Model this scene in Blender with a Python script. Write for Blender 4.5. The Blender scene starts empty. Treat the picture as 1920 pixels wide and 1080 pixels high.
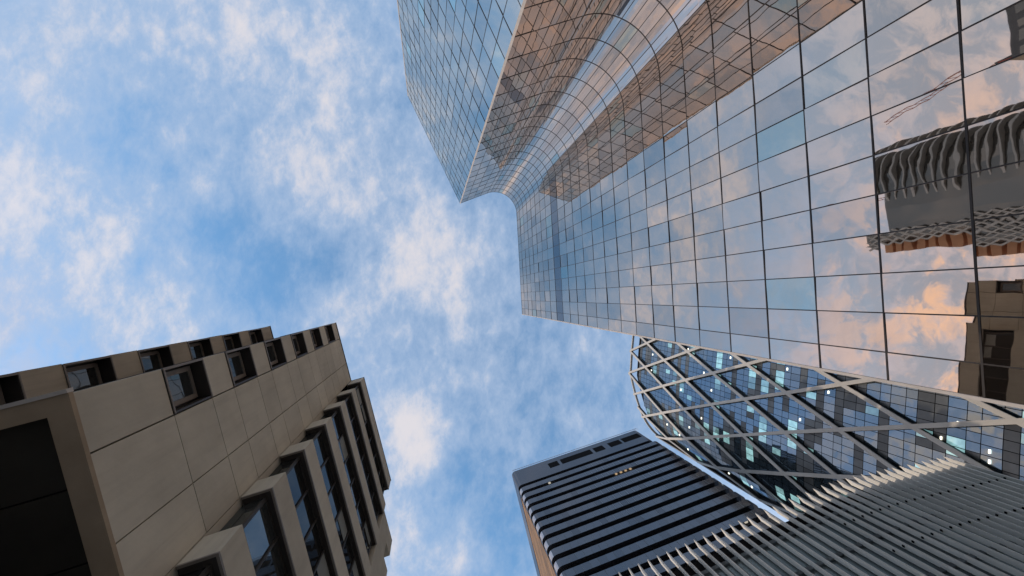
import bpy, math, random
from mathutils import Vector, Matrix

SC = bpy.context.scene
COL = SC.collection
rnd = random.Random(7)

# ------------------------------------------------------------------ camera
# World axes: +X runs to the right of the photograph, +Y to its foot, +Z is up.
# The camera stands in the plaza and looks almost straight up.
EYE = 1.6
FPX, ZX, ZY = 800.0, 806.7, 557.45            # focal length and zenith in photo pixels
ez = Vector((ZX - 960, ZY - 540, FPX)).normalized()
eX = (Vector((1, 0, 0)) - ez.x * ez).normalized()
eY = ez.cross(eX)
cam = bpy.data.cameras.new('camera')
cam.sensor_width = 36.0
cam.lens = 36.0 * FPX / 1920.0
cam.clip_start = 0.1
cam.clip_end = 6000
camo = bpy.data.objects.new('camera', cam)
COL.objects.link(camo)
R = Vector((eX.x, eY.x, ez.x))
D = Vector((eX.y, eY.y, ez.y))
W = Vector((eX.z, eY.z, ez.z))
M = Matrix((R, -D, -W)).transposed().to_4x4()
M.translation = Vector((0, 0, EYE))
camo.matrix_world = M
SC.camera = camo


def sky_dir(px, py):
    """plan offset per metre of height of the direction seen at a photo pixel"""
    v = Vector((px - 960, py - 540, FPX))
    return (v.dot(eX) / v.dot(ez), v.dot(eY) / v.dot(ez))


def project(p):
    v = p.x * eX + p.y * eY + (p.z - EYE) * ez
    if v.z < 0.05:
        return None
    return (960 + FPX * v.x / v.z, 540 + FPX * v.y / v.z)


# ------------------------------------------------------------------ world
SUN_EL, SUN_AZ = math.radians(12.0), math.radians(148.0)
SUN_DIR = Vector((math.cos(SUN_EL) * math.cos(SUN_AZ), math.cos(SUN_EL) * math.sin(SUN_AZ), math.sin(SUN_EL)))
world = bpy.data.worlds.new('World')
SC.world = world
world.use_nodes = True
wn, wl = world.node_tree.nodes, world.node_tree.links
wn.clear()


def N(tree, kind, **kw):
    n = tree.nodes.new(kind)
    for k, v in kw.items():
        if k.startswith('i_'):
            key = k[2:]
            key = int(key) if key.isdigit() else key
            n.inputs[key].default_value = v
        else:
            setattr(n, k, v)
    return n


def math_node(tree, op, a, b=None, clamp=False):
    n = N(tree, 'ShaderNodeMath', operation=op, use_clamp=clamp)
    for i, s in enumerate((a, b)):
        if s is None:
            continue
        if isinstance(s, (int, float)):
            n.inputs[i].default_value = s
        else:
            tree.links.new(s, n.inputs[i])
    return n.outputs[0]


def maprange(tree, v, a, b, c, d, smooth=True):
    n = N(tree, 'ShaderNodeMapRange', interpolation_type='SMOOTHSTEP' if smooth else 'LINEAR')
    n.inputs['From Min'].default_value = a
    n.inputs['From Max'].default_value = b
    n.inputs['To Min'].default_value = c
    n.inputs['To Max'].default_value = d
    tree.links.new(v, n.inputs['Value'])
    return n.outputs['Result']


def mixcol(tree, fac, a, b, mode='MIX'):
    n = N(tree, 'ShaderNodeMix', data_type='RGBA', blend_type=mode)
    for sock, v in ((n.inputs[0], fac), (n.inputs[6], a), (n.inputs[7], b)):
        if isinstance(v, (int, float)):
            sock.default_value = v
        elif isinstance(v, tuple):
            sock.default_value = (*v, 1.0) if len(v) == 3 else v
        else:
            tree.links.new(v, sock)
    return n.outputs[2]


wt = world.node_tree
tc = N(wt, 'ShaderNodeTexCoord')
sep = N(wt, 'ShaderNodeSeparateXYZ')
wl.new(tc.outputs['Generated'], sep.inputs[0])
zc = math_node(wt, 'MAXIMUM', sep.outputs[2], 0.06)
px_ = math_node(wt, 'DIVIDE', sep.outputs[0], zc)
py_ = math_node(wt, 'DIVIDE', sep.outputs[1], zc)
comb = N(wt, 'ShaderNodeCombineXYZ')
wl.new(px_, comb.inputs[0])
wl.new(py_, comb.inputs[1])
P = comb.outputs[0]
sky = N(wt, 'ShaderNodeTexSky', sky_type='NISHITA', sun_disc=False)
sky.sun_elevation = SUN_EL
sky.sun_rotation = math.radians(90) - SUN_AZ
sky.ozone_density = 3.0
sky.dust_density = 0.6


def noise(scale, detail, rough, dist, vec, off=(0, 0, 0), stretch=(1, 1, 1), rot=0.0):
    mp = N(wt, 'ShaderNodeMapping')
    mp.inputs['Location'].default_value = off
    mp.inputs['Scale'].default_value = stretch
    mp.inputs['Rotation'].default_value = (0, 0, rot)
    wl.new(vec, mp.inputs['Vector'])
    n = N(wt, 'ShaderNodeTexNoise', noise_dimensions='3D')
    n.inputs['Scale'].default_value = scale
    n.inputs['Detail'].default_value = detail
    n.inputs['Roughness'].default_value = rough
    n.inputs['Distortion'].default_value = dist
    wl.new(mp.outputs[0], n.inputs['Vector'])
    return n.outputs[0]


n_big = noise(2.2, 3.0, 0.5, 0.5, P, (3.1, 1.7, 0.2))
n_mid = noise(5.5, 8.0, 0.60, 0.35, P, (0.4, 5.2, 1.1), (1.0, 0.8, 1.0), 0.5)
n_fine = noise(17.0, 6.0, 0.62, 0.25, P, (2.0, 0.3, 4.4), (1.0, 0.7, 1.0), 0.8)
CLOUDS = [  # pixel x, y, radius, weight : where the photograph's sky is cloudy (+) or open (-)
    (640, 230, .20, .22), (700, 420, .17, .30), (830, 480, .15, .28), (660, 600, .10, .34),
    (780, 800, .09, .52), (775, 850, .06, .2), (880, 650, .14, .20), (20, 340, .09, .42), (90, 440, .16, .18), (210, 400, .09, .25),
    (130, 540, .18, .26), (330, 620, .16, .28), (500, 590, .10, .12), (40, 150, .18, .26), (480, 50, .22, .26),
    (720, 950, .10, .28), (740, 1060, .10, .40), (860, 1030, .06, .34), (340, 270, .05, .24), (340, 370, .06, .20),
    (230, 30, .20, .15), (690, 730, .10, .25),
    (480, 460, .13, -.22), (430, 540, .10, -.16), (590, 480, .07, -.18), (360, 200, .11, -.12), (1010, 760, .14, -.14),
    (960, 990, .13, -.22), (880, 880, .08, -.12), (1120, 720, .07, -.12), (620, 540, .06, -.2), (260, 480, .06, -.12)]
dens = math_node(wt, 'MULTIPLY', n_big, 0.34)
dens = math_node(wt, 'ADD', dens, math_node(wt, 'MULTIPLY', n_mid, 0.72))
dens = math_node(wt, 'ADD', dens, math_node(wt, 'MULTIPLY', n_fine, 0.62))
n_wisp = noise(38.0, 6.0, 0.65, 0.2, P, (1.0, 4.3, 2.4), (1.0, 0.6, 1.0), 0.6)
dens = math_node(wt, 'ADD', dens, math_node(wt, 'MULTIPLY', n_wisp, 0.56))
warp = N(wt, 'ShaderNodeVectorMath', operation='MULTIPLY_ADD')
nw = N(wt, 'ShaderNodeTexNoise')
nw.inputs['Scale'].default_value = 6.0
nw.inputs['Detail'].default_value = 4.0
wl.new(P, nw.inputs['Vector'])
wl.new(nw.outputs['Color'], warp.inputs[0])
warp.inputs[1].default_value = (0.16, 0.16, 0)
wl.new(P, warp.inputs[2])
for (bx, by, br, bw) in CLOUDS:
    cxy = sky_dir(bx, by)
    dn = N(wt, 'ShaderNodeVectorMath', operation='DISTANCE')
    wl.new(warp.outputs[0], dn.inputs[0])
    dn.inputs[1].default_value = (cxy[0] + 0.08, cxy[1] + 0.08, 0)
    dens = math_node(wt, 'ADD', dens, maprange(wt, dn.outputs['Value'], 0.0, br * 1.5, bw * 0.8, 0.0))
cover = maprange(wt, dens, 0.72, 1.50, 0.0, 1.0)
thick = maprange(wt, dens, 1.20, 1.68, 0.0, 1.0)
# how close a direction is to the sunset side, and how low it is
sdot = N(wt, 'ShaderNodeVectorMath', operation='DOT_PRODUCT')
wl.new(tc.outputs['Generated'], sdot.inputs[0])
sdot.inputs[1].default_value = SUN_DIR
warm = maprange(wt, sdot.outputs['Value'], 0.59, 0.90, 0.0, 1.0)
n_warm = noise(7.0, 4.0, 0.6, 0.3, P, (9.0, 2.0, 0.0))
warm = math_node(wt, 'MULTIPLY', warm, maprange(wt, n_warm, 0.36, 0.62, 0.35, 1.0))
sky_gain = mixcol(wt, 1.0, sky.outputs[0], (1.26, 1.42, 1.34), 'MULTIPLY')
thin_col = mixcol(wt, warm, (1.50, 1.85, 2.45), (1.95, 1.75, 1.90))
thick_col = mixcol(wt, warm, (2.75, 2.55, 2.55), (3.3, 2.4, 1.75))
cloud = mixcol(wt, thick, thin_col, thick_col)
added_bank = N(wt, 'ShaderNodeVectorMath', operation='DOT_PRODUCT')     # unseen warm cloud, added behind the concrete building to brown the glass reflections
wl.new(tc.outputs['Generated'], added_bank.inputs[0])
added_bank.inputs[1].default_value = (math.cos(math.radians(50)) * math.cos(math.radians(128)),
                                math.cos(math.radians(50)) * math.sin(math.radians(128)), math.sin(math.radians(50)))
added_bank_f = maprange(wt, added_bank.outputs['Value'], 0.925, 0.975, 0.0, 1.0)
zlow = math_node(wt, 'SUBTRACT', sep.outputs[2], math_node(wt, 'MULTIPLY', added_bank_f, 0.30))
bank = maprange(wt, zlow, 0.48, 0.86, 0.92, 0.0)
n_bank = noise(6.5, 9.0, 0.66, 0.4, P, (5.0, 1.0, 2.0), (1.0, 1.25, 1.0))
n_glow = noise(4.6, 8.0, 0.64, 0.5, P, (1.0, 7.0, 3.0), (1.0, 1.3, 1.0))
bank_cool = mixcol(wt, maprange(wt, n_bank, 0.42, 0.60, 0.0, 1.0), (1.50, 1.70, 2.08), (2.62, 2.50, 2.62))
bank_warm = mixcol(wt, maprange(wt, n_bank, 0.41, 0.58, 0.0, 1.0), (1.50, 1.60, 1.92), (2.75, 2.35, 2.42))
glow_side = maprange(wt, sep.outputs[1], -0.26, 0.04, 0.36, 1.0)
glow = math_node(wt, 'MULTIPLY', math_node(wt, 'MULTIPLY', glow_side, maprange(wt, n_glow, 0.42, 0.55, 0.0, 1.0)), maprange(wt, n_bank, 0.41, 0.55, 0.10, 1.0))
bank_warm = mixcol(wt, glow, bank_warm, (4.8, 2.9, 1.55))
bank_col = mixcol(wt, math_node(wt, 'MAXIMUM', maprange(wt, sdot.outputs['Value'], 0.53, 0.82, 0.0, 1.0), added_bank_f), bank_cool, bank_warm)
east_fill = maprange(wt, sep.outputs[0], 0.15, 0.55, 1.0, 1.75)  # unseen eastern sky brightened, added to light the concrete building
eb = N(wt, 'ShaderNodeCombineColor')
for i in range(3):
    wl.new(east_fill, eb.inputs[i])
bank_col = mixcol(wt, 1.0, bank_col, eb.outputs[0], 'MULTIPLY')
bank_col = mixcol(wt, math_node(wt, 'MULTIPLY', added_bank_f, 0.85), bank_col,
                  mixcol(wt, maprange(wt, n_bank, 0.40, 0.60, 0.0, 1.0), (1.20, 1.13, 1.22), (1.75, 1.56, 1.54)))
base_sky = mixcol(wt, bank, sky_gain, bank_col)
full = mixcol(wt, math_node(wt, 'MULTIPLY', math_node(wt, 'MULTIPLY', cover, 0.84), math_node(wt, 'SUBTRACT', 1.0, math_node(wt, 'MULTIPLY', bank, 0.6))), base_sky, cloud)
bg = N(wt, 'ShaderNodeBackground')
wl.new(full, bg.inputs['Color'])
bg.inputs['Strength'].default_value = 0.15
wo = N(wt, 'ShaderNodeOutputWorld')
wl.new(bg.outputs[0], wo.inputs['Surface'])

sun = bpy.data.lights.new('sun', 'SUN')
sun.energy = 0.6
# the sun is nearly down, so it is far weaker than a day sun
sun.angle = math.radians(0.5)
sun.color = (1.0, 0.78, 0.58)
suno = bpy.data.objects.new('sun', sun)
COL.objects.link(suno)
suno.rotation_euler = SUN_DIR.to_track_quat('Z', 'Y').to_euler()
suno.location = (-60, 20, 160)

SC.view_settings.view_transform = 'Standard'
SC.view_settings.look = 'None'
SC.view_settings.exposure = 1.06
SC.view_settings.gamma = 1.0
SC.cycles.max_bounces = 10
SC.cycles.glossy_bounces = 7
SC.cycles.diffuse_bounces = 4

# ------------------------------------------------------------------ helpers


class MB:
    def __init__(self):
        self.v, self.f, self.m, self.tone = [], [], [], []

    def poly(self, pts, mat=0, tone=None):
        b = len(self.v)
        self.v += [Vector(p) for p in pts]
        self.f.append(tuple(range(b, b + len(pts))))
        self.m.append(mat)
        self.tone.append(rnd.random() if tone is None else tone)

    def hexa(self, p, mat=0, tone=None):
        """p: 8 corners, bottom ring 0-3 then top ring 4-7"""
        t = rnd.random() if tone is None else tone
        for q in ((3, 2, 1, 0), (4, 5, 6, 7), (0, 1, 5, 4), (1, 2, 6, 5), (2, 3, 7, 6), (3, 0, 4, 7)):
            self.poly([p[i] for i in q], mat, t)

    def box(self, fr, t0, t1, q0, q1, h0, h1, mat=0, tone=None):
        c = [fr(t0, q0, h0), fr(t1, q0, h0), fr(t1, q1, h0), fr(t0, q1, h0),
             fr(t0, q0, h1), fr(t1, q0, h1), fr(t1, q1, h1), fr(t0, q1, h1)]
        self.hexa(c, mat, tone)

    def bar(self, a, b, out, w, d0, d1, mat=0):
        """box along a-b, width w, reaching from d0 to d1 along `out`"""
        a, b, out = Vector(a), Vector(b), Vector(out).normalized()
        s = (b - a).cross(out).normalized() * (w / 2)
        o0, o1 = out * d0, out * d1
        self.hexa([a - s + o0, a + s + o0, a + s + o1, a - s + o1,
                   b - s + o0, b + s + o0, b + s + o1, b - s + o1], mat)

    def prism(self, ring, z0, z1, mat=0, caps=True):
        n = len(ring)
        lo = [Vector((x, y, z0)) for x, y in ring]
        hi = [Vector((x, y, z1)) for x, y in ring]
        for i in range(n):
            j = (i + 1) % n
            self.poly([lo[i], lo[j], hi[j], hi[i]], mat)
        if caps:
            self.poly(list(reversed(lo)), mat)
            self.poly(hi, mat)

    def build(self, name, mats, parent=None, smooth=False, recalc=True):
        me = bpy.data.meshes.new(name)
        off = parent.location if parent is not None else Vector((0, 0, 0))
        if parent is not None and parent.parent is not None:
            off = off + parent.parent.location
        me.from_pydata([v - off for v in self.v], [], self.f)
        for m in (mats if isinstance(mats, (list, tuple)) else [mats]):
            me.materials.append(m)
        me.polygons.foreach_set('material_index', self.m)
        at = me.attributes.new('tone', 'FLOAT', 'FACE')
        at.data.foreach_set('value', self.tone)
        if smooth:
            me.polygons.foreach_set('use_smooth', [True] * len(self.f))
        me.update()
        o = bpy.data.objects.new(name, me)
        COL.objects.link(o)
        if parent is not None:
            o.parent = parent
        return o


def thing(name, label, cat, loc, group=None):
    o = bpy.data.objects.new(name, None)
    o.empty_display_size = 1.0
    COL.objects.link(o)
    o.location = loc
    o['label'] = label
    o['category'] = cat
    if group:
        o['group'] = group
    return o


def structure(o):
    o['kind'] = 'structure'
    return o


def stuff(o):
    o['kind'] = 'stuff'
    return o


def frame(az, sign=-1):
    """local (t, q, h): t along the facade, q away from the camera, h above the eye"""
    t = Vector((math.cos(az), math.sin(az), 0))
    n = Vector((math.sin(az), -math.cos(az), 0)) * sign

    def fr(a, q, h):
        p = t * a + n * q
        return Vector((p.x, p.y, h + EYE))
    fr.t, fr.n = t, n
    return fr


# ------------------------------------------------------------------ materials


def new_mat(name):
    m = bpy.data.materials.new(name)
    m.use_nodes = True
    m.node_tree.nodes.clear()
    return m, m.node_tree


def finish(tree, shader):
    o = N(tree, 'ShaderNodeOutputMaterial')
    tree.links.new(shader, o.inputs['Surface'])


def plain(name, col, rough=0.7, metal=0.0, var=0.12, scale=0.6, spec=0.4, tone=0.0, bump=0.0, streak=0.0):
    m, t = new_mat(name)
    b = N(t, 'ShaderNodeBsdfPrincipled')
    g = N(t, 'ShaderNodeTexCoord')
    n = N(t, 'ShaderNodeTexNoise')
    n.inputs['Scale'].default_value = scale
    n.inputs['Detail'].default_value = 6
    n.inputs['Roughness'].default_value = 0.6
    t.links.new(g.outputs['Object'], n.inputs['Vector'])
    f = maprange(t, n.outputs[0], 0.3, 0.7, 1 - var, 1 + var, False)
    if streak:
        mp = N(t, 'ShaderNodeMapping')
        mp.inputs['Scale'].default_value = (3.0, 3.0, 0.22)
        t.links.new(g.outputs['Object'], mp.inputs[0])
        n3 = N(t, 'ShaderNodeTexNoise')
        n3.inputs['Scale'].default_value = 1.4
        n3.inputs['Detail'].default_value = 7
        n3.inputs['Roughness'].default_value = 0.65
        t.links.new(mp.outputs[0], n3.inputs['Vector'])
        f = math_node(t, 'MULTIPLY', f, maprange(t, n3.outputs[0], 0.42, 0.75, 1.0, 1.0 - streak))
    if tone:
        a = N(t, 'ShaderNodeAttribute', attribute_name='tone')
        f = math_node(t, 'MULTIPLY', f, maprange(t, a.outputs['Fac'], 0, 1, 1 - tone, 1 + tone, False))
    cb = N(t, 'ShaderNodeCombineColor')
    for i in range(3):
        cb.inputs[i].default_value = 1
        t.links.new(f, cb.inputs[i])
    c = mixcol(t, 1.0, cb.outputs[0], col, 'MULTIPLY')
    t.links.new(c, b.inputs['Base Color'])
    b.inputs['Roughness'].default_value = rough
    b.inputs['Metallic'].default_value = metal
    b.inputs['Specular IOR Level'].default_value = spec
    if bump:
        n2 = N(t, 'ShaderNodeTexNoise')
        n2.inputs['Scale'].default_value = scale * 14
        n2.inputs['Detail'].default_value = 5
        t.links.new(g.outputs['Object'], n2.inputs['Vector'])
        bp = N(t, 'ShaderNodeBump')
        bp.inputs['Strength'].default_value = bump
        bp.inputs['Distance'].default_value = 0.02
        t.links.new(n2.outputs[0], bp.inputs['Height'])
        t.links.new(bp.outputs[0], b.inputs['Normal'])
    finish(t, b.outputs[0])
    return m


def mirror_glass(name, tint_a, tint_b, refl, dark, wave=0.0, wscale=0.35, rough=0.012, extra=None):
    """coated curtain-wall glass: tinted mirror over a dark interior; each pane has a tone of its own"""
    m, t = new_mat(name)
    a = N(t, 'ShaderNodeAttribute', attribute_name='tone')
    ramp = N(t, 'ShaderNodeValToRGB')
    cr = ramp.color_ramp
    cr.interpolation = 'LINEAR'
    cr.elements[0].position = 0.0
    cr.elements[0].color = (*tint_b, 1)
    cr.elements[1].position = 0.3
    cr.elements[1].color = (*tint_a, 1)
    if extra:
        e = cr.elements.new(0.955)
        e.color = (*tint_a, 1)
        e = cr.elements.new(0.975)
        e.color = (*extra, 1)
    t.links.new(a.outputs['Fac'], ramp.inputs[0])
    gl = N(t, 'ShaderNodeBsdfGlossy')
    gl.inputs['Roughness'].default_value = rough
    t.links.new(ramp.outputs[0], gl.inputs['Color'])
    df = N(t, 'ShaderNodeBsdfDiffuse')
    df.inputs['Color'].default_value = (*dark, 1)
    if wave:
        g = N(t, 'ShaderNodeTexCoord')
        n = N(t, 'ShaderNodeTexNoise')
        n.inputs['Scale'].default_value = wscale
        n.inputs['Detail'].default_value = 1.5
        t.links.new(g.outputs['Object'], n.inputs['Vector'])
        bp = N(t, 'ShaderNodeBump')
        bp.inputs['Strength'].default_value = 1.0
        bp.inputs['Distance'].default_value = wave
        t.links.new(n.outputs[0], bp.inputs['Height'])
        t.links.new(bp.outputs[0], gl.inputs['Normal'])
    mx = N(t, 'ShaderNodeMixShader')
    lw = N(t, 'ShaderNodeFresnel')
    lw.inputs['IOR'].default_value = 1.5
    fac = math_node(t, 'ADD', math_node(t, 'MULTIPLY', lw.outputs[0], 1 - refl), refl, True)
    t.links.new(fac, mx.inputs[0])
    t.links.new(df.outputs[0], mx.inputs[1])
    t.links.new(gl.outputs[0], mx.inputs[2])
    finish(t, mx.outputs[0])
    return m


def lamp_mat(name, col, s):
    m, t = new_mat(name)
    e = N(t, 'ShaderNodeEmission')
    e.inputs[0].default_value = (*col, 1)
    e.inputs[1].default_value = s
    finish(t, e.outputs[0])
    return m


CONCRETE = plain('pale_concrete', (0.66, 0.63, 0.54), 0.85, 0, 0.12, 0.5, 0.2, 0.07, 0.25, 0.10)
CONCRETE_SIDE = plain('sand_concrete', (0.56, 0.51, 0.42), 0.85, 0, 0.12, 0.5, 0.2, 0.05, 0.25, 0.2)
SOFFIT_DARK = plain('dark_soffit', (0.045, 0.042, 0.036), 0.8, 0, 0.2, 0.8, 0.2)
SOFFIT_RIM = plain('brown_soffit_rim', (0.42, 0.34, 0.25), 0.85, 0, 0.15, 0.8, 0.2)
BRONZE = plain('dark_bronze_frame', (0.055, 0.05, 0.047), 0.5, 0.1, 0.2, 1.0)
BRONZE_LIGHT = plain('bronze_trim', (0.26, 0.24, 0.22), 0.5, 0.1, 0.2, 1.0)
BLACK = plain('black_joint', (0.010, 0.010, 0.011), 0.8, 0, 0.1, 1.0, 0.05)
WINDOW = mirror_glass('window_glass', (0.56, 0.63, 0.67), (0.40, 0.45, 0.48), 0.16, (0.05, 0.056, 0.058), 0.006, 0.8, 0.02)
WINDOW_DARK = mirror_glass('dark_window_glass', (0.50, 0.56, 0.60), (0.30, 0.34, 0.37), 0.03, (0.026, 0.027, 0.028), 0.006, 0.8, 0.02)
BLIND = plain('window_blind', (0.30, 0.33, 0.33), 0.7, 0, 0.1, 2.0)
G_GLASS = mirror_glass('coated_glass', (0.80, 0.685, 0.60), (0.62, 0.56, 0.51), 0.82, (0.055, 0.044, 0.038), 0.0055, 0.60, 0.012, (0.60, 0.65, 0.60))  # tint warmed to paint in part of the brown reflections
G_SKY_TINT = mirror_glass('end_glass_sky_tint', (0.84, 0.82, 0.76), (0.68, 0.70, 0.68), 0.82, (0.045, 0.05, 0.055), 0.008, 0.30, 0.012, (0.80, 0.95, 0.90))  # same glass, cooler tint paints in the bluer sky reflection here
G_DARK = mirror_glass('plant_floor_glass', (0.44, 0.42, 0.42), (0.38, 0.37, 0.38), 0.72, (0.03, 0.035, 0.045), 0.01, 0.3)
MULLION = plain('dark_mullion', (0.045, 0.042, 0.042), 0.45, 0.4, 0.1, 1.0)
EDGE_TRIM = plain('edge_trim', (0.60, 0.58, 0.56), 0.45, 0.0, 0.1, 1.0)
E_BAND = mirror_glass('band_glass', (0.44, 0.43, 0.44), (0.34, 0.335, 0.345), 0.33, (0.05, 0.055, 0.07), 0.0, 0.3, 0.10)
E_DARK = plain('ribbon_window_dark', (0.008, 0.008, 0.010), 0.5, 0, 0.2, 1.0, 0.1)
E_SIDE = plain('brown_stone_side', (0.26, 0.155, 0.075), 0.6, 0, 0.35, 0.25, 0.4, 0.3)
E_RAIL_HIGHLIGHT = plain('rail_highlight_metal', (0.55, 0.56, 0.60), 0.4, 0.6, 0.1, 1.0)  # railing metal, also the painted highlight at the band ends
D_BEAM = plain('pale_painted_steel', (0.66, 0.66, 0.63), 0.5, 0.0, 0.08, 0.3)
D_BEAM_SHADE = plain('beam_shade_black', (0.008, 0.008, 0.010), 0.6)  # black web colour, painted shade between beam and glass
D_BLUE = mirror_glass('blue_facade_glass', (0.36, 0.48, 0.60), (0.27, 0.37, 0.47), 0.50, (0.075, 0.105, 0.125), 0.008, 0.4, 0.02)
D_GREY = plain('grey_spandrel', (0.135, 0.155, 0.165), 0.35, 0.2, 0.2, 0.4, 0.5, 0.25)
D_CYAN, _t = new_mat('lit_office_pane')
_a = N(_t, 'ShaderNodeAttribute', attribute_name='tone')
_g = N(_t, 'ShaderNodeTexCoord')
_n = N(_t, 'ShaderNodeTexNoise')
_n.inputs['Scale'].default_value = 1.1
_t.links.new(_g.outputs['Object'], _n.inputs['Vector'])
_e = N(_t, 'ShaderNodeEmission')
_e.inputs[0].default_value = (0.50, 0.92, 0.95, 1)
_t.links.new(math_node(_t, 'MULTIPLY', maprange(_t, _a.outputs['Fac'], 0, 1, 0.06, 0.30), maprange(_t, _n.outputs[0], 0.3, 0.7, 0.7, 1.15)), _e.inputs[1])
_gl = N(_t, 'ShaderNodeBsdfGlossy')
_gl.inputs['Color'].default_value = (0.2, 0.27, 0.32, 1)
_gl.inputs['Roughness'].default_value = 0.02
_ad = N(_t, 'ShaderNodeAddShader')
_t.links.new(_e.outputs[0], _ad.inputs[0])
_t.links.new(_gl.outputs[0], _ad.inputs[1])
finish(_t, _ad.outputs[0])
D_LAMP = lamp_mat('ceiling_lamp_light', (1.0, 0.93, 0.74), 1.6)
WARM_LAMP = lamp_mat('warm_lamp_light', (1.0, 0.72, 0.42), 1.3)
F_FIN = plain('grey_green_fin', (0.84, 0.85, 0.81), 0.5, 0.0, 0.08, 0.3, 0.4, 0.06)
F_WALL = mirror_glass('fin_facade_glass', (0.55, 0.64, 0.68), (0.32, 0.40, 0.44), 0.42, (0.24, 0.29, 0.30), 0.0, 0.3, 0.05)
RIB = plain('grey_concrete_rib', (0.40, 0.375, 0.34), 0.7)
TEAL_DARK = mirror_glass('dark_teal_glass', (0.40, 0.40, 0.38), (0.28, 0.29, 0.28), 0.26, (0.06, 0.058, 0.052), 0.0, 0.3, 0.05)
ORANGE_BRICK = plain('orange_brick', (0.50, 0.25, 0.13), 0.8)
CRANE_RED = plain('crane_red_paint', (0.30, 0.06, 0.04), 0.5)
DARK_STONE = plain('dark_stone', (0.10, 0.10, 0.10), 0.7)
PAVING = plain('plaza_paving', (0.40, 0.38, 0.35), 0.85, 0, 0.2, 0.4, 0.2, 0.0, 0.3)
ROOFING = plain('roofing_felt', (0.10, 0.10, 0.10), 0.9)

# ------------------------------------------------------------------ ground
g = MB()
g.poly([(-2500, -2500, 0), (2500, -2500, 0), (2500, 2500, 0), (-2500, 2500, 0)])
structure(g.build('ground', PAVING))

# ------------------------------------------------------------------ tall mirrored glass tower
G_AZ, G_D, FLOOR_H, FLOOR_0, COL_W = 1.5148, 20.62, 3.5, 9.23, 1.8355
gf = frame(G_AZ, +1)          # here q is the distance to the right
G_TOP = FLOOR_0 + 24.9 * FLOOR_H


def gxy(n, t):
    p = gf(t, n, 0)
    return Vector((p.x, p.y, 0))


tower = thing('glass_tower', 'tall mirror glass tower with a concave curved corner reflecting the clouds', 'tower', tuple(gxy(30, -8)))
T_END, T_COL = 5.08, 3.711
runs = []                      # (surface, list of plan points)
main = [gxy(G_D, T_END), gxy(G_D, T_COL)] + [gxy(G_D, T_COL - COL_W * k) for k in range(1, 13)]
runs.append(('main', main))
C_n, C_t, RAD = 15.62, T_COL - 12 * COL_W, 5.0
turn = math.radians(109.3)
fil = []
NF, SUB = 11, 3
for i in range(NF * SUB + 1):
    a = -turn * i / (NF * SUB)
    fil.append(gxy(C_n + RAD * math.cos(a), C_t + RAD * math.sin(a)))
corner_k = (7.73, -20.8)
w0 = (C_n + RAD * math.cos(-turn), C_t + RAD * math.sin(-turn))
wing = [gxy(w0[0] + (corner_k[0] - w0[0]) * i / 4, w0[1] + (corner_k[1] - w0[1]) * i / 4) for i in range(5)]
corner_j = (-2.53, -44.9)
end = [gxy(corner_k[0] + (corner_j[0] - corner_k[0]) * i / 14, corner_k[1] + (corner_j[1] - corner_k[1]) * i / 14) for i in range(15)]
runs += [('fillet', fil), ('wing', wing), ('end', end)]
levels = [FLOOR_0 + FLOOR_H * i for i in range(-3, 25)] + [G_TOP]
levels[0] = -EYE + 0.02
PLANT = 19                    # index of the dark plant-room storey
panes = []


def outward(a, b):
    d = (b - a).normalized()
    n = Vector((d.y, -d.x, 0))
    return n


def pane_quad(a, b, z0, z1, n, tilt):
    """a flat pane between plan points a and b, turned by a small tilt of its own"""
    gx, gz = 0.02, 0.04
    d = (b - a).normalized()
    p = [a + d * gx, b - d * gx, b - d * gx, a + d * gx]
    z = [z0 + gz, z0 + gz, z1 - gz, z1 - gz]
    hw, hh = (b - a).length / 2, (z1 - z0) / 2
    out = []
    for i in range(4):
        su = (-1, 1, 1, -1)[i]
        sv = (-1, -1, 1, 1)[i]
        o = n * (su * hw * tilt[0] + sv * hh * tilt[1])
        out.append(Vector((p[i].x, p[i].y, z[i] + EYE)) + o)
    return out


body = MB()
for nm, pts in runs:
    step = SUB if nm == 'fillet' else 1
    for k in range(0, len(pts) - 1, step):
        for f in range(len(levels) - 1):
            z0, z1 = levels[f], levels[f + 1]
            tone = rnd.random()
            if nm == 'fillet':
                quads = []
                for s in range(step):
                    a, b = pts[k + s], pts[k + s + 1]
                    quads.append(([Vector((a.x, a.y, z0 + .04 + EYE)), Vector((b.x, b.y, z0 + .04 + EYE)),
                                   Vector((b.x, b.y, z1 - .04 + EYE)), Vector((a.x, a.y, z1 - .04 + EYE))]))
            else:
                a, b = pts[k], pts[k + 1]
                sg = 0.0065 if nm == 'main' else 0.005
                tilt = (rnd.gauss(0, sg), rnd.gauss(0, sg))
                quads = [pane_quad(a, b, z0, z1, outward(a, b), tilt)]
            ctr = sum((v for q in quads for v in q), Vector()) / (4 * len(quads))
            scr = [project(v) for q in quads for v in q]
            area = 0
            pc = project(ctr)
            if pc and all(scr) and -60 < pc[0] < 1980 and -60 < pc[1] < 1140:
                q4 = [project(quads[0][0]), project(quads[-1][1]), project(quads[-1][2]), project(quads[0][3])]
                area = abs(sum(q4[i][0] * q4[(i + 1) % 4][1] - q4[(i + 1) % 4][0] * q4[i][1] for i in range(4))) / 2
            panes.append((area, nm, quads, tone, f == PLANT and nm in ('main',)))
panes.sort(key=lambda p: -p[0])
rest_glass = MB()
rest_end = MB()
rest_curve = MB()
plant = MB()
count = 0
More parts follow.
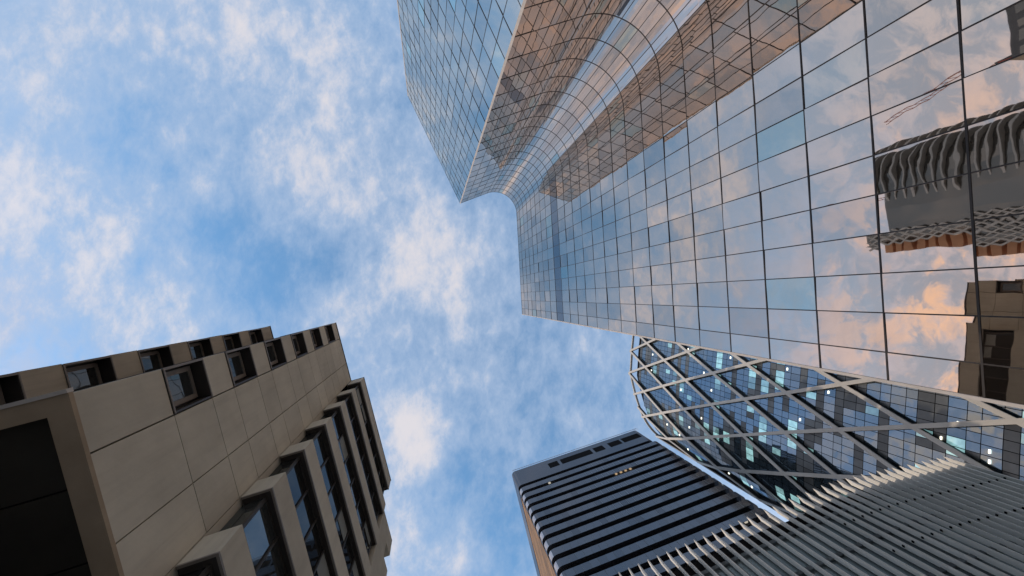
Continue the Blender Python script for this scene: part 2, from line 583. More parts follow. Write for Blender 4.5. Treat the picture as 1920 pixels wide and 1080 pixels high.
for area, nm, quads, tone, is_plant in panes:
    if is_plant:
        for q in quads:
            plant.poly(q, 0, tone)
    elif count < 98 and area > 0:
        mb = MB()
        for q in quads:
            mb.poly(q, 0, tone)
        mb.build('glass_pane', G_SKY_TINT if nm == 'end' else G_GLASS, tower, smooth=(nm == 'fillet'))
        count += 1
    else:
        for q in quads:
            {'fillet': rest_curve, 'end': rest_end}.get(nm, rest_glass).poly(q, 0, tone)
stuff(rest_glass.build('glass_pane', G_GLASS, tower))
rest_end.build('end_facade_glass', G_SKY_TINT, tower)
rest_curve.build('curved_corner_glass', G_GLASS, tower, smooth=True)
plant.build('plant_floor_band', G_DARK, tower)
# opaque core just behind the panes, closed at the back
ring = []
for nm, pts in runs:
    for k in range(len(pts)):
        a = pts[max(k - 1, 0)]
        b = pts[min(k + 1, len(pts) - 1)]
        ring.append(pts[k] - outward(a, b) * 0.12)
back = [gxy(12, -58), gxy(46, -58), gxy(46, T_END)]
core = MB()
core.prism([(p.x, p.y) for p in ring + back], 0.0, G_TOP + EYE - 0.05)
core.build('core_wall', BLACK, tower)
for nm, pts in runs:
    mu = MB()
    step = SUB if nm == 'fillet' else 1
    for k in range(0, len(pts), step):
        a = pts[max(k - 1, 0)]
        b = pts[min(k + 1, len(pts) - 1)]
        o = outward(a, b)
        wv = 0.055
        if nm in ('fillet', 'end', 'wing') and k == 0:
            continue
        mu.bar((pts[k].x, pts[k].y, EYE - 1.5), (pts[k].x, pts[k].y, G_TOP + EYE), o, wv, -0.10, 0.022)
    for z in levels[1:]:
        for k in range(len(pts) - 1):
            a, b = pts[k], pts[k + 1]
            o = outward(a, b)
            mu.bar((a.x, a.y, z + EYE), (b.x, b.y, z + EYE), o, 0.08, -0.10, 0.026)
    mu.build('mullion_grid', MULLION, tower)
tr = MB()
kk = gxy(*corner_k)
ja = outward(wing[-2], wing[-1]) + outward(end[0], end[1])
tr.bar((kk.x, kk.y, 0), (kk.x, kk.y, G_TOP + EYE + 0.1), ja, 0.22, -0.2, 0.05)
jj = gxy(*corner_j)
tr.bar((jj.x, jj.y, 0), (jj.x, jj.y, G_TOP + EYE + 0.1), outward(end[0], end[1]), 0.22, -0.2, 0.05)
ee = gxy(G_D, T_END)
tr.bar((ee.x, ee.y, 0), (ee.x, ee.y, G_TOP + EYE + 0.1), outward(main[0], main[1]), 0.14, -0.2, 0.05)
tr.build('corner_trim', EDGE_TRIM, tower)
rf = MB()
rf.prism([(p.x, p.y) for p in ring + back], G_TOP + EYE - 0.04, G_TOP + EYE + 0.05)
rf.build('roof', ROOFING, tower)

# ------------------------------------------------------------------ stepped concrete building
lf = frame(1.32, -1)
conc = thing('concrete_building', 'stepped beige concrete office building with recessed dark windows seen from its overhang', 'building',
             tuple(Vector((lf(5, 9, 0).x, lf(5, 9, 0).y, 0))))
QM, QA, QB = 6.20, 9.84, 5.38
L_TOP, L_BOT = 29.12, 8.58
WT0, WT1 = 0.09, 1.16
sills = [11.05 + 3.02 * k for k in range(6)]
WH = 1.72
GAP = 0.028
m = MB()
# window column of the main block: spandrel panels between the openings
edges = [L_BOT] + [z for s in sills for z in (s, s + WH)] + [L_TOP]
for i in range(0, len(edges), 2):
    m.box(lf, WT0, WT1, QM, QM + 0.35, edges[i] + (GAP if i else 0), edges[i + 1] - GAP)
# big panels to the bay
vj = [WT1 + 0.02, 2.80, 3.99]
for c in range(2):
    for i in range(len(edges) - 1):
        m.box(lf, vj[c] + GAP / 2, vj[c + 1] - GAP / 2, QM, QM + 0.35, edges[i] + GAP / 2, edges[i + 1] - GAP / 2)
# hidden end of the wall behind and beyond the bay
m.box(lf, 4.0, 14.7, QM + 0.01, QM + 0.35, 2.0, L_TOP - 3.2)
m.build('wall', CONCRETE, conc)
bk = MB()
bk.box(lf, WT0 + 0.02, 14.6, QM + 0.40, 20.0, L_BOT + 0.35, L_TOP - 0.05)
bk.box(lf, WT0 + 0.3, 14.6, QM + 2.2, 20.0, -EYE, L_BOT + 0.3)
bk.build('inner_wall', BLACK, conc)
rfm = MB()
rfm.box(lf, WT0, 4.0, QM - 0.03, 9.6, L_TOP, L_TOP + 0.10)
rfm.build('roof', ROOFING, conc)
so = MB()
so.box(lf, WT0 - 0.02, 4.0, QM - 0.02, QM + 0.36, L_BOT - 0.10, L_BOT - 0.002)
so.box(lf, WT0 - 0.02, WT0 + 0.30, QM + 0.362, 20.0, L_BOT - 0.10, L_BOT - 0.002)
so.build('soffit_rim', SOFFIT_RIM, conc)
led = MB()
led.box(lf, WT0 - 0.09, WT0 - 0.021, QM - 0.02, 20.0, L_BOT - 0.12, L_BOT + 0.02)
led.build('edge_strip', EDGE_TRIM, conc)
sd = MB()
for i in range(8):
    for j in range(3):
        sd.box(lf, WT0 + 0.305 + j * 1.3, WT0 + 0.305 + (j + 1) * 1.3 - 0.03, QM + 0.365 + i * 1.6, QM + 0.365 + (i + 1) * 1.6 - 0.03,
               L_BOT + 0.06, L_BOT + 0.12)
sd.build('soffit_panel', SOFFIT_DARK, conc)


def window(fr, t0, t1, q, z0, z1, depth=0.36, frame_w=0.05, side_open=False):
    """recessed window: dark surround, inner casing, glass with a blind, sill"""
    fb = MB()
    fw = frame_w
    fb.box(fr, t0, t1, q - 0.012, q + depth + 0.02, z1 - fw, z1)
    fb.box(fr, t0, t1, q - 0.012, q + depth + 0.02, z0, z0 + fw)
    fb.box(fr, t1 - fw, t1, q - 0.012, q + depth + 0.02, z0 + fw, z1 - fw)
    fb.box(fr, t0, t0 + (0.03 if side_open else fw), q - 0.012, q + depth + 0.02, z0 + fw, z1 - fw)
    fb.box(fr, t0 + fw, t1 - fw, q + depth, q + depth + 0.02, z0 + fw, z1 - fw)
    o = fb.build('window', BRONZE, conc)
    ib = MB()
    cw = 0.12
    ti0, ti1, zi0, zi1 = t0 + fw + 0.06, t1 - fw - 0.06, z0 + fw + 0.06, z1 - fw - 0.06
    qi = q + depth - 0.10
    ib.box(fr, ti0, ti1, qi, qi + 0.06, zi1 - cw, zi1)
    ib.box(fr, ti0, ti1, qi, qi + 0.06, zi0, zi0 + cw)
    ib.box(fr, ti0, ti0 + cw, qi, qi + 0.06, zi0 + cw, zi1 - cw)
    ib.box(fr, ti1 - cw, ti1, qi, qi + 0.06, zi0 + cw, zi1 - cw)
    ib.build('casement', BRONZE_LIGHT, o)
    gb = MB()
    gb.box(fr, ti0 + cw, ti1 - cw, qi + 0.025, qi + 0.04, zi0 + cw, zi1 - cw)
    gb.build('pane', WINDOW, o)
    tb = MB()
    tb.box(fr, t0 - 0.01, t0 + 0.05, q - 0.03, q - 0.013, z0, z1)
    tb.box(fr, t0 + 0.05, t1, q - 0.03, q - 0.013, z0, z0 + 0.05)
    tb.box(fr, t0 + 0.05, t1, q - 0.03, q - 0.013, z1 - 0.03, z1 + 0.01)
    tb.build('trim', BRONZE_LIGHT, o)
    return o


for s in sills:
    window(lf, WT0, WT1, QM, s, s + WH)
# rear wing: a strip of the same wall set 3.6 m further back
A_T0, A_TOP = -0.68, 28.65
ra = MB()
asill = [z for z in (1.45, 4.47, 7.5, 10.55, 13.55, 16.55, 19.55, 22.5, 25.45)]
AH = 1.75
ed = [-EYE] + [z for s in asill for z in (s, s + AH)] + [A_TOP]
for i in range(0, len(ed), 2):
    ra.box(lf, A_T0, 1.21, QA, QA + 0.4, ed[i], ed[i + 1])
ra.box(lf, 1.21, 2.4, QA, QA + 0.4, -EYE, A_TOP)
ra.box(lf, A_T0 + 0.02, A_T0 + 0.3, QA + 0.43, 21.5, -EYE, A_TOP - 0.02)
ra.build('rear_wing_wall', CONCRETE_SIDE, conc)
ri = MB()
ri.box(lf, A_T0 + 0.75, 6.0, QA + 0.45, 22.0, -EYE, A_TOP - 0.05)
ri.build('rear_wing_core', BLACK, conc)
rr = MB()
rr.box(lf, A_T0 - 0.02, 6.0, QA - 0.03, 22.0, A_TOP, A_TOP + 0.08)
rr.build('rear_wing_roof', ROOFING, conc)
for s in asill[2:]:
    window(lf, A_T0 + 0.02, 1.2, QA, s, s + AH, 0.40, 0.05, True)
# bay with ribbon windows that wrap round its corner
BT0, BT1 = 4.0, 10.98
bay = MB()
bsill = [10.9 + 3.0 * k for k in range(-3, 6)]
BH = 1.95
ed = [-EYE] + [z for s in bsill for z in (s, s + BH)] + [29.14]
for i in range(0, len(ed), 2):
    z0, z1 = ed[i], ed[i + 1]
    bay.box(lf, BT0, BT1, QB, QB + 0.15, z0, z1)
    bay.box(lf, BT0, BT0 + 0.15, QB + 0.153, QM + 0.0, z0, z1)
    bay.box(lf, BT1 - 0.15, BT1, QB + 0.153, 9.0, z0, z1)
bay.build('bay_wall', CONCRETE, conc)
bc = MB()
bc.box(lf, BT0 + 0.36, BT1 - 0.4, QB + 0.36, 9.0, -EYE, 28.9)
bc.build('bay_core', BLACK, conc)
br = MB()
br.box(lf, BT0 - 0.02, BT1 + 0.02, QB - 0.02, 9.0, 29.14, 29.22)
br.build('bay_roof', ROOFING, conc)
for k, s in enumerate(bsill):
    z0, z1 = s, s + BH
    fb = MB()
    QG = 0.20                                               # depth of the glass behind the wall face
    for a0, a1 in ((z0, z0 + 0.05), (z1 - 0.05, z1)):       # wrapping head and sill
        fb.box(lf, BT0 + 0.02, BT1 - 0.02, QB + 0.02, QB + 0.34, a0, a1)
        fb.box(lf, BT0 + 0.02, BT0 + 0.34, QB + 0.343, QM - 0.03, a0, a1)
    fb.box(lf, BT0 + 0.18, BT0 + 0.26, QB + 0.18, QB + 0.26, z0 + .05, z1 - .05)
    fb.box(lf, BT1 - 0.30, BT1 - 0.20, QB + 0.18, 8.9, z0 + .05, z1 - .05)
    nb = 6
    w_ = (BT1 - 0.30 - BT0 - 0.26) / nb
    for i in range(1, nb):
        tt = BT0 + 0.26 + w_ * i
        fb.box(lf, tt - 0.03, tt + 0.03, QB + QG - 0.04, QB + QG + 0.05, z0 + .05, z1 - .05)
    fb.box(lf, BT0 + 0.26, BT1 - 0.30, QB + QG - 0.03, QB + QG + 0.05, z1 - 0.17, z1 - 0.11)
    o = fb.build('ribbon_window', BRONZE, conc)
    tb = MB()
    tb.box(lf, BT0 - 0.012, BT1 - 0.02, QB - 0.012, QB + 0.05, z1 - 0.09, z1 - 0.03)
    tb.box(lf, BT0 - 0.012, BT0 + 0.05, QB + 0.052, QM - 0.03, z1 - 0.09, z1 - 0.03)
    tb.build('trim', BRONZE_LIGHT, o)
    gb = MB()
    for i in range(nb):
        ta = BT0 + 0.26 + w_ * i
        dq = rnd.uniform(0, 0.012)
        gb.box(lf, ta, ta + w_, QB + QG + dq, QB + QG + dq + 0.02, z0 + 0.052, z1 - 0.052)
    gb.box(lf, BT0 + QG, BT0 + QG + 0.02, QB + 0.26, QM - 0.03, z0 + 0.052, z1 - 0.052)
    gb.build('pane', WINDOW if k == 3 else WINDOW_DARK, o)
    for i in range(nb):
        if rnd.random() < 0.35:
            ta = BT0 + 0.26 + w_ * i
            hb = MB()
            hb.box(lf, ta + 0.06, ta + w_ - 0.06, QB + QG - 0.006, QB + QG - 0.001, z1 - rnd.uniform(0.5, 1.1), z1 - 0.18)
            hb.build('blind', BLIND, o)
# lower pier at the far end of the bay with corner windows
pier = MB()
psill = [22.65 - 3.0 * k for k in range(7)]
ed = [-EYE]
for s in reversed(psill):
    ed += [s, s + 1.3]
ed.append(25.4)
pier.box(lf, BT1 + 0.01, 12.1, QB + 0.05, 9.0, -EYE, 25.4)
for i in range(0, len(ed), 2):
    pier.box(lf, 12.1, 12.86, QB + 0.05, 9.0, ed[i], ed[i + 1])
pier.build('pier', CONCRETE, conc)
for s in psill:
    wb = MB()
    wb.box(lf, 12.102, 12.55, QB + 0.45, 8.9, s + 0.002, s + 1.298)
    wb.build('corner_window', BRONZE, conc)

# ------------------------------------------------------------------ banded office tower
ef = frame(-0.25, -1)
E_D = 53.0
E_T0, E_T1, E_DEP = 9.62, 49.8, 40.0
E_TOP = 2.238 * E_D
banded = thing('banded_tower', 'dark tower with rounded corners and blue grey horizontal bands', 'tower',
               tuple(Vector((ef(29, E_D + 15, 0).x, ef(29, E_D + 15, 0).y, 0))))


def round_ring(fr, t0, t1, q0, q1, r, nseg=6):
    out = []
    for (ct, cq, a0) in ((t0 + r, q0 + r, math.pi), (t1 - r, q0 + r, 1.5 * math.pi), (t1 - r, q1 - r, 0), (t0 + r, q1 - r, 0.5 * math.pi)):
        for i in range(nseg + 1):
            a = a0 + 0.5 * math.pi * i / nseg
            p = fr(ct + r * math.cos(a), cq + r * math.sin(a), 0)
            out.append((p.x, p.y))
    return out


E_FL = 0.0645 * E_D
band_top0 = 2.066 * E_D          # underside of the roof storey
E_VENTS = ((19.8, 22.6), (23.4, 32.6), (33.4, 36.4), (38.0, 41.6), (42.2, 47.6))
c = MB()
c.prism(round_ring(ef, E_T0 + 0.9, E_T1 - 0.9, E_D + 0.9, E_D + E_DEP, 1.2), 0.0, E_TOP + EYE - 0.5)
c.build('core_wall', E_DARK, banded)
side = MB()
for k in range(0, 32):
    z1 = band_top0 - E_FL * k
    if z1 < 0:
        break
    side.box(ef, E_T0 + 0.10, E_T0 + 0.88, E_D + 3.0, E_D + E_DEP, max(0, z1 - E_FL) - EYE * 0, z1 - 0.12)
    if z1 >= E_TOP - 1:
        pass
side.build('side_wall', E_SIDE, banded)
top = MB()
top.prism(round_ring(ef, E_T0, E_T1 - 0.9, E_D, E_D + E_DEP, 1.1), band_top0 + EYE + 0.0, E_TOP - 0.3 + EYE)
top.build('roof_storey', E_BAND, banded)
for ta, tb_ in E_VENTS:
    vent = MB()
    vent.box(ef, ta, tb_, E_D - 0.02, E_D + 0.2, E_TOP - 5.6, E_TOP - 2.6)
    vent.build('vent', BLACK, banded)
rl = MB()
for k in range(60):
    tt = E_T0 + 0.6 + (E_T1 - E_T0 - 1.2) * k / 59
    rl.bar(ef(tt, E_D + 0.15, E_TOP - 0.3), ef(tt, E_D + 0.15, E_TOP + 1.0), ef.n, 0.07, 0, 0.07)
rl.bar(ef(E_T0 + .6, E_D + 0.15, E_TOP + 1.0), ef(E_T1 - .6, E_D + 0.15, E_TOP + 1.0), ef.n, 0.1, 0, 0.1)
rl.build('roof_railing', E_RAIL_HIGHLIGHT, banded)
for k in range(0, 31):
    z1 = band_top0 - E_FL * k - 1.42
    z0 = z1 - (E_FL - 1.42)
    if z0 < 1:
        break
    b = MB()
    ring_o = round_ring(ef, E_T0, E_T1, E_D, E_D + 3.4, 1.3)
    nseg = len(ring_o)
    # front band with panel joints: split along t so every panel has its own tone
    half = 7                                     # points of the first corner
    b.prism(ring_o, z0 + EYE, z1 + EYE)
    for j in range(24):
        ta = E_T0 + 1.3 + (E_T1 - E_T0 - 2.6) * j / 24
        tb_ = E_T0 + 1.3 + (E_T1 - E_T0 - 2.6) * (j + 1) / 24
        tq = rnd.gauss(0, 0.004)
        p4 = [ef(ta, E_D - .012, z0 + .02), ef(tb_, E_D - .012, z0 + .02), ef(tb_, E_D - .012 + tq, z1 - .02), ef(ta, E_D - .012 + tq, z1 - .02)]
        b.poly(p4, 0)
    for j in range(1, 24):
        tt = E_T0 + 1.3 + (E_T1 - E_T0 - 2.6) * j / 24
        b.bar(ef(tt, E_D, z0 + 0.05), ef(tt, E_D, z1 - 0.05), -ef.n, 0.07, -0.05, 0.03, 1)
    o = b.build('floor_band', [E_BAND, D_GREY], banded)
    eb = MB()  # pale plates paint the highlight on the band's rounded end
    for a_ in range(1, 4):
        p, q = ring_o[a_], ring_o[a_ + 1]
        pa, pb = Vector((p[0], p[1], z0 + EYE)), Vector((q[0], q[1], z0 + EYE))
        dd = (pb - pa).normalized()
        oo = Vector((dd.y, -dd.x, 0))
        eb.poly([pa + oo * .012, pb + oo * .012, pb + oo * .012 + Vector((0, 0, z1 - z0)), pa + oo * .012 + Vector((0, 0, z1 - z0))])
    eb.build('corner_highlight', E_RAIL_HIGHLIGHT, o)
for (tt, k) in ((17.3, 1), (33.0, 3), (34.3, 3), (35.6, 3), (36.9, 3), (44.6, 12)):
    lb = MB()
    z1 = band_top0 - E_FL * k
    lb.box(ef, tt, tt + 0.55, E_D + 0.62, E_D + 0.88, z1 - 1.15, z1 - 0.7)
    lb.build('lamp', WARM_LAMP if k == 3 else D_LAMP, banded)

# ------------------------------------------------------------------ diagrid tower
DH = 150.0
curve = [(.5135, .0230), (.506, .0510), (.5025, .0790), (.4995, .1068), (.4965, .1345), (.4945, .1615), (.4925, .1892), (.4910, .2175),
         (.4912, .2455), (.4945, .2735), (.5030, .2985), (.5190, .3185), (.5420, .3330), (.5690, .3420), (.5980, .3440), (.6260, .3380)]
curve = [(.560, -.0500), (.5340, -.0300), (.5220, -.0040)] + curve
dcv = [Vector((x * DH, y * DH, 0)) for x, y in curve]


def lev(m):
    return (0.916 - 0.0795 * m) * DH


diag = thing('diagrid_tower', 'rounded blue glass tower wrapped in a pale steel lattice of diamonds', 'tower', (112, 24, 0))


def dnorm(i):
    a = dcv[max(i - 1, 0)]
    b = dcv[min(i + 1, len(dcv) - 1)]
    d = (b - a).normalized()
    return Vector((-d.y, d.x, 0))


def dpt(u):
    i = max(0, min(int(u), len(dcv) - 2))
    f = u - i
    p0, p1, p2, p3 = dcv[max(i - 1, 0)], dcv[i], dcv[i + 1], dcv[min(i + 2, len(dcv) - 1)]
    return 0.5 * (2 * p1 + (p2 - p0) * f + (2 * p0 - 5 * p1 + 4 * p2 - p3) * f * f + (3 * p1 - p0 - 3 * p2 + p3) * f ** 3)


def dtop(u):
    """the crown slopes down round the curve"""
    y = dpt(u).y / DH
    if y < 0.19:
        return 0.965 * DH
    return DH * max(0.80, 0.965 - (y - 0.19) * 0.62)


nb = MB()
bw = 0.70
I0 = 6                                           # index of the node column whose levels are even
for i in range(len(dcv) - 1):
    for mI in range(-1, 12):
        for dirn in (1, -1):
            # a beam from column i to i+1 rising or falling one level
            par = (i - I0) % 2
            if (mI - par) % 2:
                continue
            za, zb = lev(mI), lev(mI + dirn)
            if min(za, zb) < 1 or max(za, zb) > DH * 1.0:
                continue
            ra_, rb_ = dtop(i) + 0.03 * DH, dtop(i + 1) + 0.03 * DH
            if za > ra_ + 0.01 and zb > rb_ + 0.01:
                continue
            pa = dcv[i] + Vector((0, 0, za + EYE))
            pb = dcv[i + 1] + Vector((0, 0, zb + EYE))
            if za > ra_ + 0.01 or zb > rb_ + 0.01:            # ends at the crown ring
                f_ = (ra_ - za) / ((zb - za) - (rb_ - ra_))
                mid = pa.lerp(pb, f_)
                if za > ra_ + 0.01:
                    pa = mid
                else:
                    pb = mid
                if (pb - pa).length < 0.6:
                    continue
            no = (dnorm(i) + dnorm(i + 1)).normalized()
            beam = MB()
            beam.bar(pa, pb, no, bw, 0.72, 0.95)
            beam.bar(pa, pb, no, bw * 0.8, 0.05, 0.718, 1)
            nb.v += [v for v in beam.v]
            off = len(nb.v) - len(beam.v)
            nb.f += [tuple(x + off for x in f) for f in beam.f]
            nb.m += beam.m
            nb.tone += beam.tone
            # the black web behind each beam paints the shadow line beside it
nb.build('diagrid_frame', [D_BEAM, D_BEAM_SHADE], diag)
# crown ring beam
cr = MB()
DS = 5
dense = [k / DS for k in range((len(dcv) - 1) * DS + 1)]
for ua, ub in zip(dense[:-1], dense[1:]):
    a, b = dpt(ua), dpt(ub)
    d = (b - a).normalized()
    cr.bar((a.x, a.y, dtop(ua) + 0.03 * DH + EYE), (b.x, b.y, dtop(ub) + 0.03 * DH + EYE), Vector((-d.y, d.x, 0)), 0.5, -0.3, 0.4)
cr.build('crown_ring', D_BEAM, diag)
flr = 0.0795 * DH / 3
gp, sp, cy = MB(), MB(), MB()
lamps = MB()
vis = []
bands = []
z = lev(0) + 3 * flr
while z > 1:
    bands += [(z - flr, z - flr * 0.58), (z - flr * 0.58, z)]
    z -= flr
for bi, (za, zb) in enumerate(bands):
    run_lit, run_grey = 0, 0
    greyish = (bi % 2 == 0)
    for i in range(len(dcv) - 1):
        for s in range(3):
            u0, u1 = i + s / 3, i + (s + 1) / 3
            if zb > dtop((u0 + u1) / 2) or za < 0:
                continue
            a, b = dpt(u0), dpt(u1)
            no = dnorm(i)
            tl = (rnd.gauss(0, .0035), rnd.gauss(0, .0035))
            q = [Vector((v.x, v.y, w + EYE)) for v, w in ((a, za + .05), (b, za + .05), (b, zb - .05), (a, zb - .05))]
            d = (b - a).normalized() * 0.05
            q = [q[0] + d, q[1] - d, q[2] - d, q[3] + d]
            hw, hh = (b - a).length / 2, (zb - za) / 2
            q = [v + no * (su * hw * tl[0] + sv * hh * tl[1]) for v, su, sv in zip(q, (-1, 1, 1, -1), (-1, -1, 1, 1))]
            q = list(reversed(q))
            if run_grey == 0 and rnd.random() < (0.10 if greyish else 0.025):
                run_grey = rnd.randint(3, 10)
            if run_lit == 0 and not greyish and rnd.random() < 0.085:
                run_lit = rnd.choice((1, 1, 2, 3, 4))
            if run_lit:
                run_lit -= 1
                cy.poly(q)
            elif run_grey:
                run_grey -= 1
                sp.poly(q)
            else:
                gp.poly(q)
            if rnd.random() < 0.055:
                c0 = (q[0] + q[2]) / 2 + no * 0.10 + Vector((0, 0, rnd.uniform(-.3, .3)))
                vis.append((c0, no))
gpo = stuff(gp.build('glass_pane', D_BLUE, diag))
stuff(sp.build('grey_pane', D_GREY, diag))
stuff(cy.build('lit_pane', D_CYAN, diag))
rnd.shuffle(vis)
for c0, no in vis[:95]:
    lm = MB()
    tdir = Vector((-no.y, no.x, 0))
    lm.bar(c0 - tdir * 0.26, c0 + tdir * 0.26, no, 0.20, -0.05, 0.05)
    lm.build('lamp', D_LAMP, diag)
ring_d = []
for ua in dense:
    a, b = dpt(max(ua - 0.05, 0)), dpt(min(ua + 0.05, len(dcv) - 1))
    d = (b - a).normalized()
    p = dpt(ua)
    ring_d.append((p.x + d.y * 0.2, p.y - d.x * 0.2))
backd = [(.68 * DH, .31 * DH), (.74 * DH, .25 * DH), (.76 * DH, .17 * DH), (.74 * DH, .08 * DH), (.68 * DH, 0.0), (.62 * DH, -.04 * DH)]
dc = MB()
zt = 0.80 * DH
dc.prism(ring_d + backd, 0, zt + EYE)
nn = len(ring_d)
for i in range(nn - 1):
    (xa, ya), (xb, yb) = ring_d[i], ring_d[i + 1]
    dc.poly([(xa, ya, zt + EYE), (xb, yb, zt + EYE), (xb, yb, dtop(dense[i + 1]) + EYE), (xa, ya, dtop(dense[i]) + EYE)])
dc.build('core_wall', BLACK, diag)

# ------------------------------------------------------------------ low building with vertical fins
FH = 29.3
fp = [Vector((.4668 * FH, .6758 * FH, 0)), Vector((1.086 * FH, .504 * FH, 0)), Vector((1.49 * FH, .4645 * FH, 0))]
d0 = (fp[1] - fp[0]).normalized()
fp[0] = fp[0] - d0 * 6.5
finb = thing('finned_building', 'low building clad in closely spaced grey green vertical fins', 'building', (28, 26, 0))
segs = []
for a, b in ((fp[0], fp[1]), (fp[1], fp[2])):
    d = (b - a).normalized()
    segs.append((a, b, d, Vector((d.y, -d.x, 0))))
PITCH = 0.785
pos = []
L0 = (segs[0][1] - segs[0][0]).length
L1 = (segs[1][1] - segs[1][0]).length
s = 0.0
while s < L0 + L1:
    if s < L0 - 3:
        p, no, dd = segs[0][0] + segs[0][2] * s, segs[0][3], segs[0][2]
    elif s > L0 + 3:
        p, no, dd = segs[1][0] + segs[1][2] * (s - L0), segs[1][3], segs[1][2]
    else:                                        # eased bend
        u = (s - L0 + 3) / 6
        p0, p1, p2 = segs[0][1] - segs[0][2] * 3, segs[0][1], segs[1][0] + segs[1][2] * 3
        p = p0 * (1 - u) ** 2 + p1 * 2 * u * (1 - u) + p2 * u * u
        dd = ((p1 - p0) * (1 - u) + (p2 - p1) * u).normalized()
        no = Vector((dd.y, -dd.x, 0))
    pos.append((p, no, dd))
    s += PITCH
wallf = MB()
for k in range(len(pos) - 1):
    a, b = pos[k][0] - pos[k][1] * 0.50, pos[k + 1][0] - pos[k + 1][1] * 0.50
    z = 0.1
    while z < FH - 1.5:
        z1 = min(z + 3.6, FH - 0.9)
        wallf.poly([(b.x, b.y, z + 0.05), (b.x, b.y, z1 - 0.05), (a.x, a.y, z1 - 0.05), (a.x, a.y, z + 0.05)])
        z = z1
wallf.build('glass_wall', F_WALL, finb)
rails = MB()
for k in range(len(pos) - 1):
    a, b = pos[k][0] - pos[k][1] * 0.42, pos[k + 1][0] - pos[k + 1][1] * 0.42
    for z in (3.6, 7.2, 10.8, 14.4, 18.0, 21.6, 25.2, 28.2):
        rails.bar((a.x, a.y, z), (b.x, b.y, z), pos[k][1], 0.30, -0.12, 0.10)
rails.build('floor_edge', D_GREY, finb)
fcore = MB()
ring_f = [(p.x - n_.x * 0.58, p.y - n_.y * 0.58) for p, n_, d_ in pos]
e_, n_ = pos[-1][0], pos[-1][1]
s_, m_ = pos[0][0], pos[0][1]
fcore.prism(ring_f + [((e_ - n_ * 9).x - 1, (e_ - n_ * 9).y), ((s_ - m_ * 12).x, (s_ - m_ * 12).y)], 0, FH + EYE - 1.3)
fcore.build('core_wall', BLACK, finb)
for k, (p, no, dd) in enumerate(pos):
    fb = MB()
    hw = dd * 0.042
    dep = 0.37
    o_, i_ = p + hw * 0, p - no * dep
    z0, zt1, zt0 = 0.3, FH + EYE, FH + EYE - 0.5
    fb.hexa([Vector((v.x, v.y, z)) for v, z in ((o_ - hw, z0), (o_ + hw, z0), (i_ + hw, z0), (i_ - hw, z0),
                                                  (o_ - hw, zt1), (o_ + hw, zt1), (i_ + hw, zt0), (i_ - hw, zt0))])
    o = fb.build('fin', F_FIN, finb)
    for z in ((23.7, 26.9) if k * PITCH > L0 - 4 else ()):
        kb = MB()
        q0, q1 = p - no * 0.20, p - no * 0.36
        kb.bar(q0 - dd * 0.11 + Vector((0, 0, z)), q0 + dd * 0.11 + Vector((0, 0, z)), no, 0.12, -0.06, 0.06)
        kb.build('bracket', BLACK, o)
for (k, z, mm) in ((30, 16.5, WARM_LAMP), (34, 14.0, WARM_LAMP), (33, 9.5, WARM_LAMP), (36, 11.2, WARM_LAMP), (26, 21.0, D_LAMP), (22, 20.2, D_LAMP), (17, 24.0, D_LAMP), (12, 23.0, D_LAMP)):
    if k < len(pos):
        p, no, dd = pos[k]
        lb = MB()
        q = p - no * 0.49 + dd * 0.4
        lb.bar(q + Vector((0, 0, z)), q + Vector((0, 0, z + 0.35)), no, 0.3, 0, 0.04)
        lb.build('lamp', mm, finb)

# ------------------------------------------------------------------ buildings on the far side, seen mirrored in the glass
rx, ry = -150.0, -20.0
ribt = thing('ribbed_tower', 'rounded dark teal tower with grey ribs mirrored in the glass', 'tower', (rx, ry, 0))


def blob_ring(cx, cy, ax, ay, p=3.0, n=28):
    out = []
    for i in range(n):
        a = 2 * math.pi * i / n
        c_, s_ = math.cos(a), math.sin(a)
        out.append((cx + ax * math.copysign(abs(c_) ** (2 / p), c_), cy + ay * math.copysign(abs(s_) ** (2 / p), s_)))
    return out


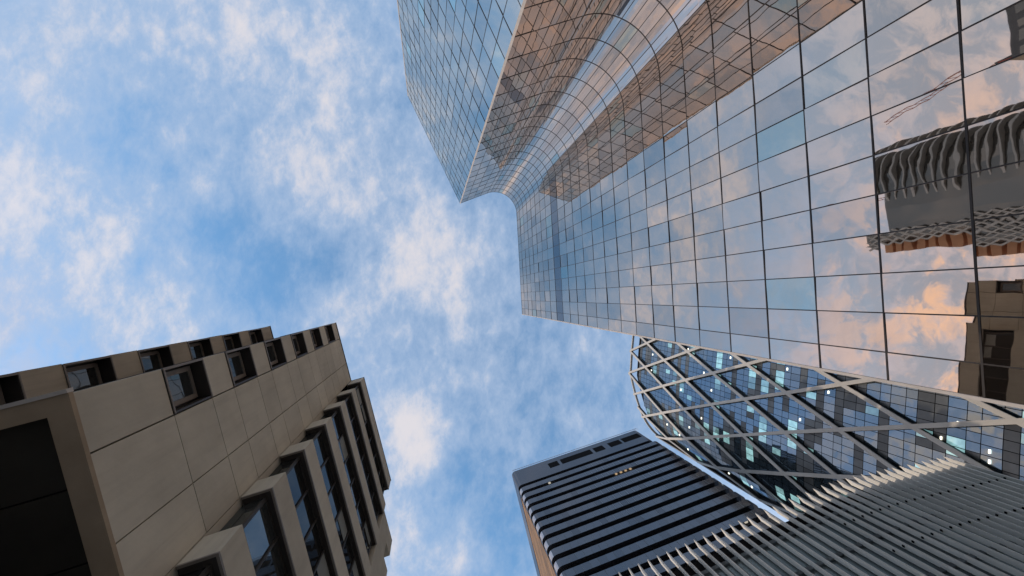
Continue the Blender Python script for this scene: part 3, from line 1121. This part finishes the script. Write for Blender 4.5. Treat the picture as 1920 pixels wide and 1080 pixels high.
RH = 143.0
rb = MB()
rb.prism(blob_ring(rx, ry, 12, 19), 0, RH)
rb.build('wall', TEAL_DARK, ribt)
rs = MB()
for k in range(43):
    z = RH - 1.2 - 3.3 * k
    if z < 2:
        break
    rs.prism(blob_ring(rx, ry - 9, 12.8, 11), z, z + 0.6)
rs.build('floor_rib', RIB, ribt)
rg = MB()
for k in range(30):
    z = RH - 2 - 4.4 * k
    if z < 4:
        break
    for j in range(5):
        y0 = ry + 9 + j * 1.9
        rg.bar((rx + 12.1, y0, z), (rx + 11.5, y0 + 1.9, z - 4.4), (1, 0, 0), 0.5, 0, 0.6)
        rg.bar((rx + 12.1, y0, z - 4.4), (rx + 11.5, y0 + 1.9, z), (1, 0, 0), 0.5, 0, 0.6)
rg.build('lattice', RIB, ribt)
ro = MB()
for k in range(36):
    z = RH - 4 - 3.8 * k
    if z < 3:
        break
    ro.prism([(rx - 4, ry + 18), (rx + 7, ry + 18), (rx + 7, ry + 22), (rx - 4, ry + 22)], z, z + 2.6)
ro.build('brick_band', ORANGE_BRICK, ribt)


def crane(base, tip, label, mast):
    t = thing('tower_crane', label, 'crane', tuple(base), 'luffing cranes mirrored in the glass')
    b, tp = Vector(base), Vector(tip)
    mb = MB()
    mb.bar(b, b + Vector((0, 0, mast)), (1, 0, 0), 1.4, -0.7, 0.7)
    mb.build('mast', CRANE_RED, t)
    j = MB()
    a = b + Vector((0, 0, mast))
    d = (tp - a)
    nseg = 14
    sv = d.cross(Vector((1, 0, 0))).normalized() * 0.6
    for i in range(nseg):
        p, q = a + d * (i / nseg), a + d * ((i + 1) / nseg)
        j.bar(p + sv, q + sv, (1, 0, 0), 0.22, -0.1, 0.1)
        j.bar(p - sv, q - sv, (1, 0, 0), 0.22, -0.1, 0.1)
        j.bar(p + sv, q - sv, (1, 0, 0), 0.14, -0.1, 0.1)
    j.build('jib', CRANE_RED, t)
    c_ = MB()
    e = a - d.normalized() * 5
    c_.bar(a, e, (1, 0, 0), 1.6, -0.8, 0.8)
    c_.build('counterweight', DARK_STONE, t)


crane((rx + 4, ry - 5, RH), (rx + 10, ry - 7, RH + 26), 'red crane with a raised jib on the ribbed tower roof', 5)
drk = thing('dark_tower', 'plain dark grey tower standing beside the ribbed tower', 'tower', (-152, -72, 0))
db = MB()
db.prism([(-162, -90), (-142, -90), (-142, -56), (-162, -56)], 0, 100)
db.build('wall', DARK_STONE, drk)
dw = MB()
for k in range(24):
    for j in range(8):
        z = 6 + 3.9 * k
        dw.poly([(-141.95, -88 + 4 * j, z), (-141.95, -85.4 + 4 * j, z), (-141.95, -85.4 + 4 * j, z + 2.2), (-141.95, -88 + 4 * j, z + 2.2)])
stuff(dw.build('window', TEAL_DARK, drk))
crane((-146, -58, 100), (-140, -48, 136), 'red crane with a raised jib on the plain dark tower roof', 5)
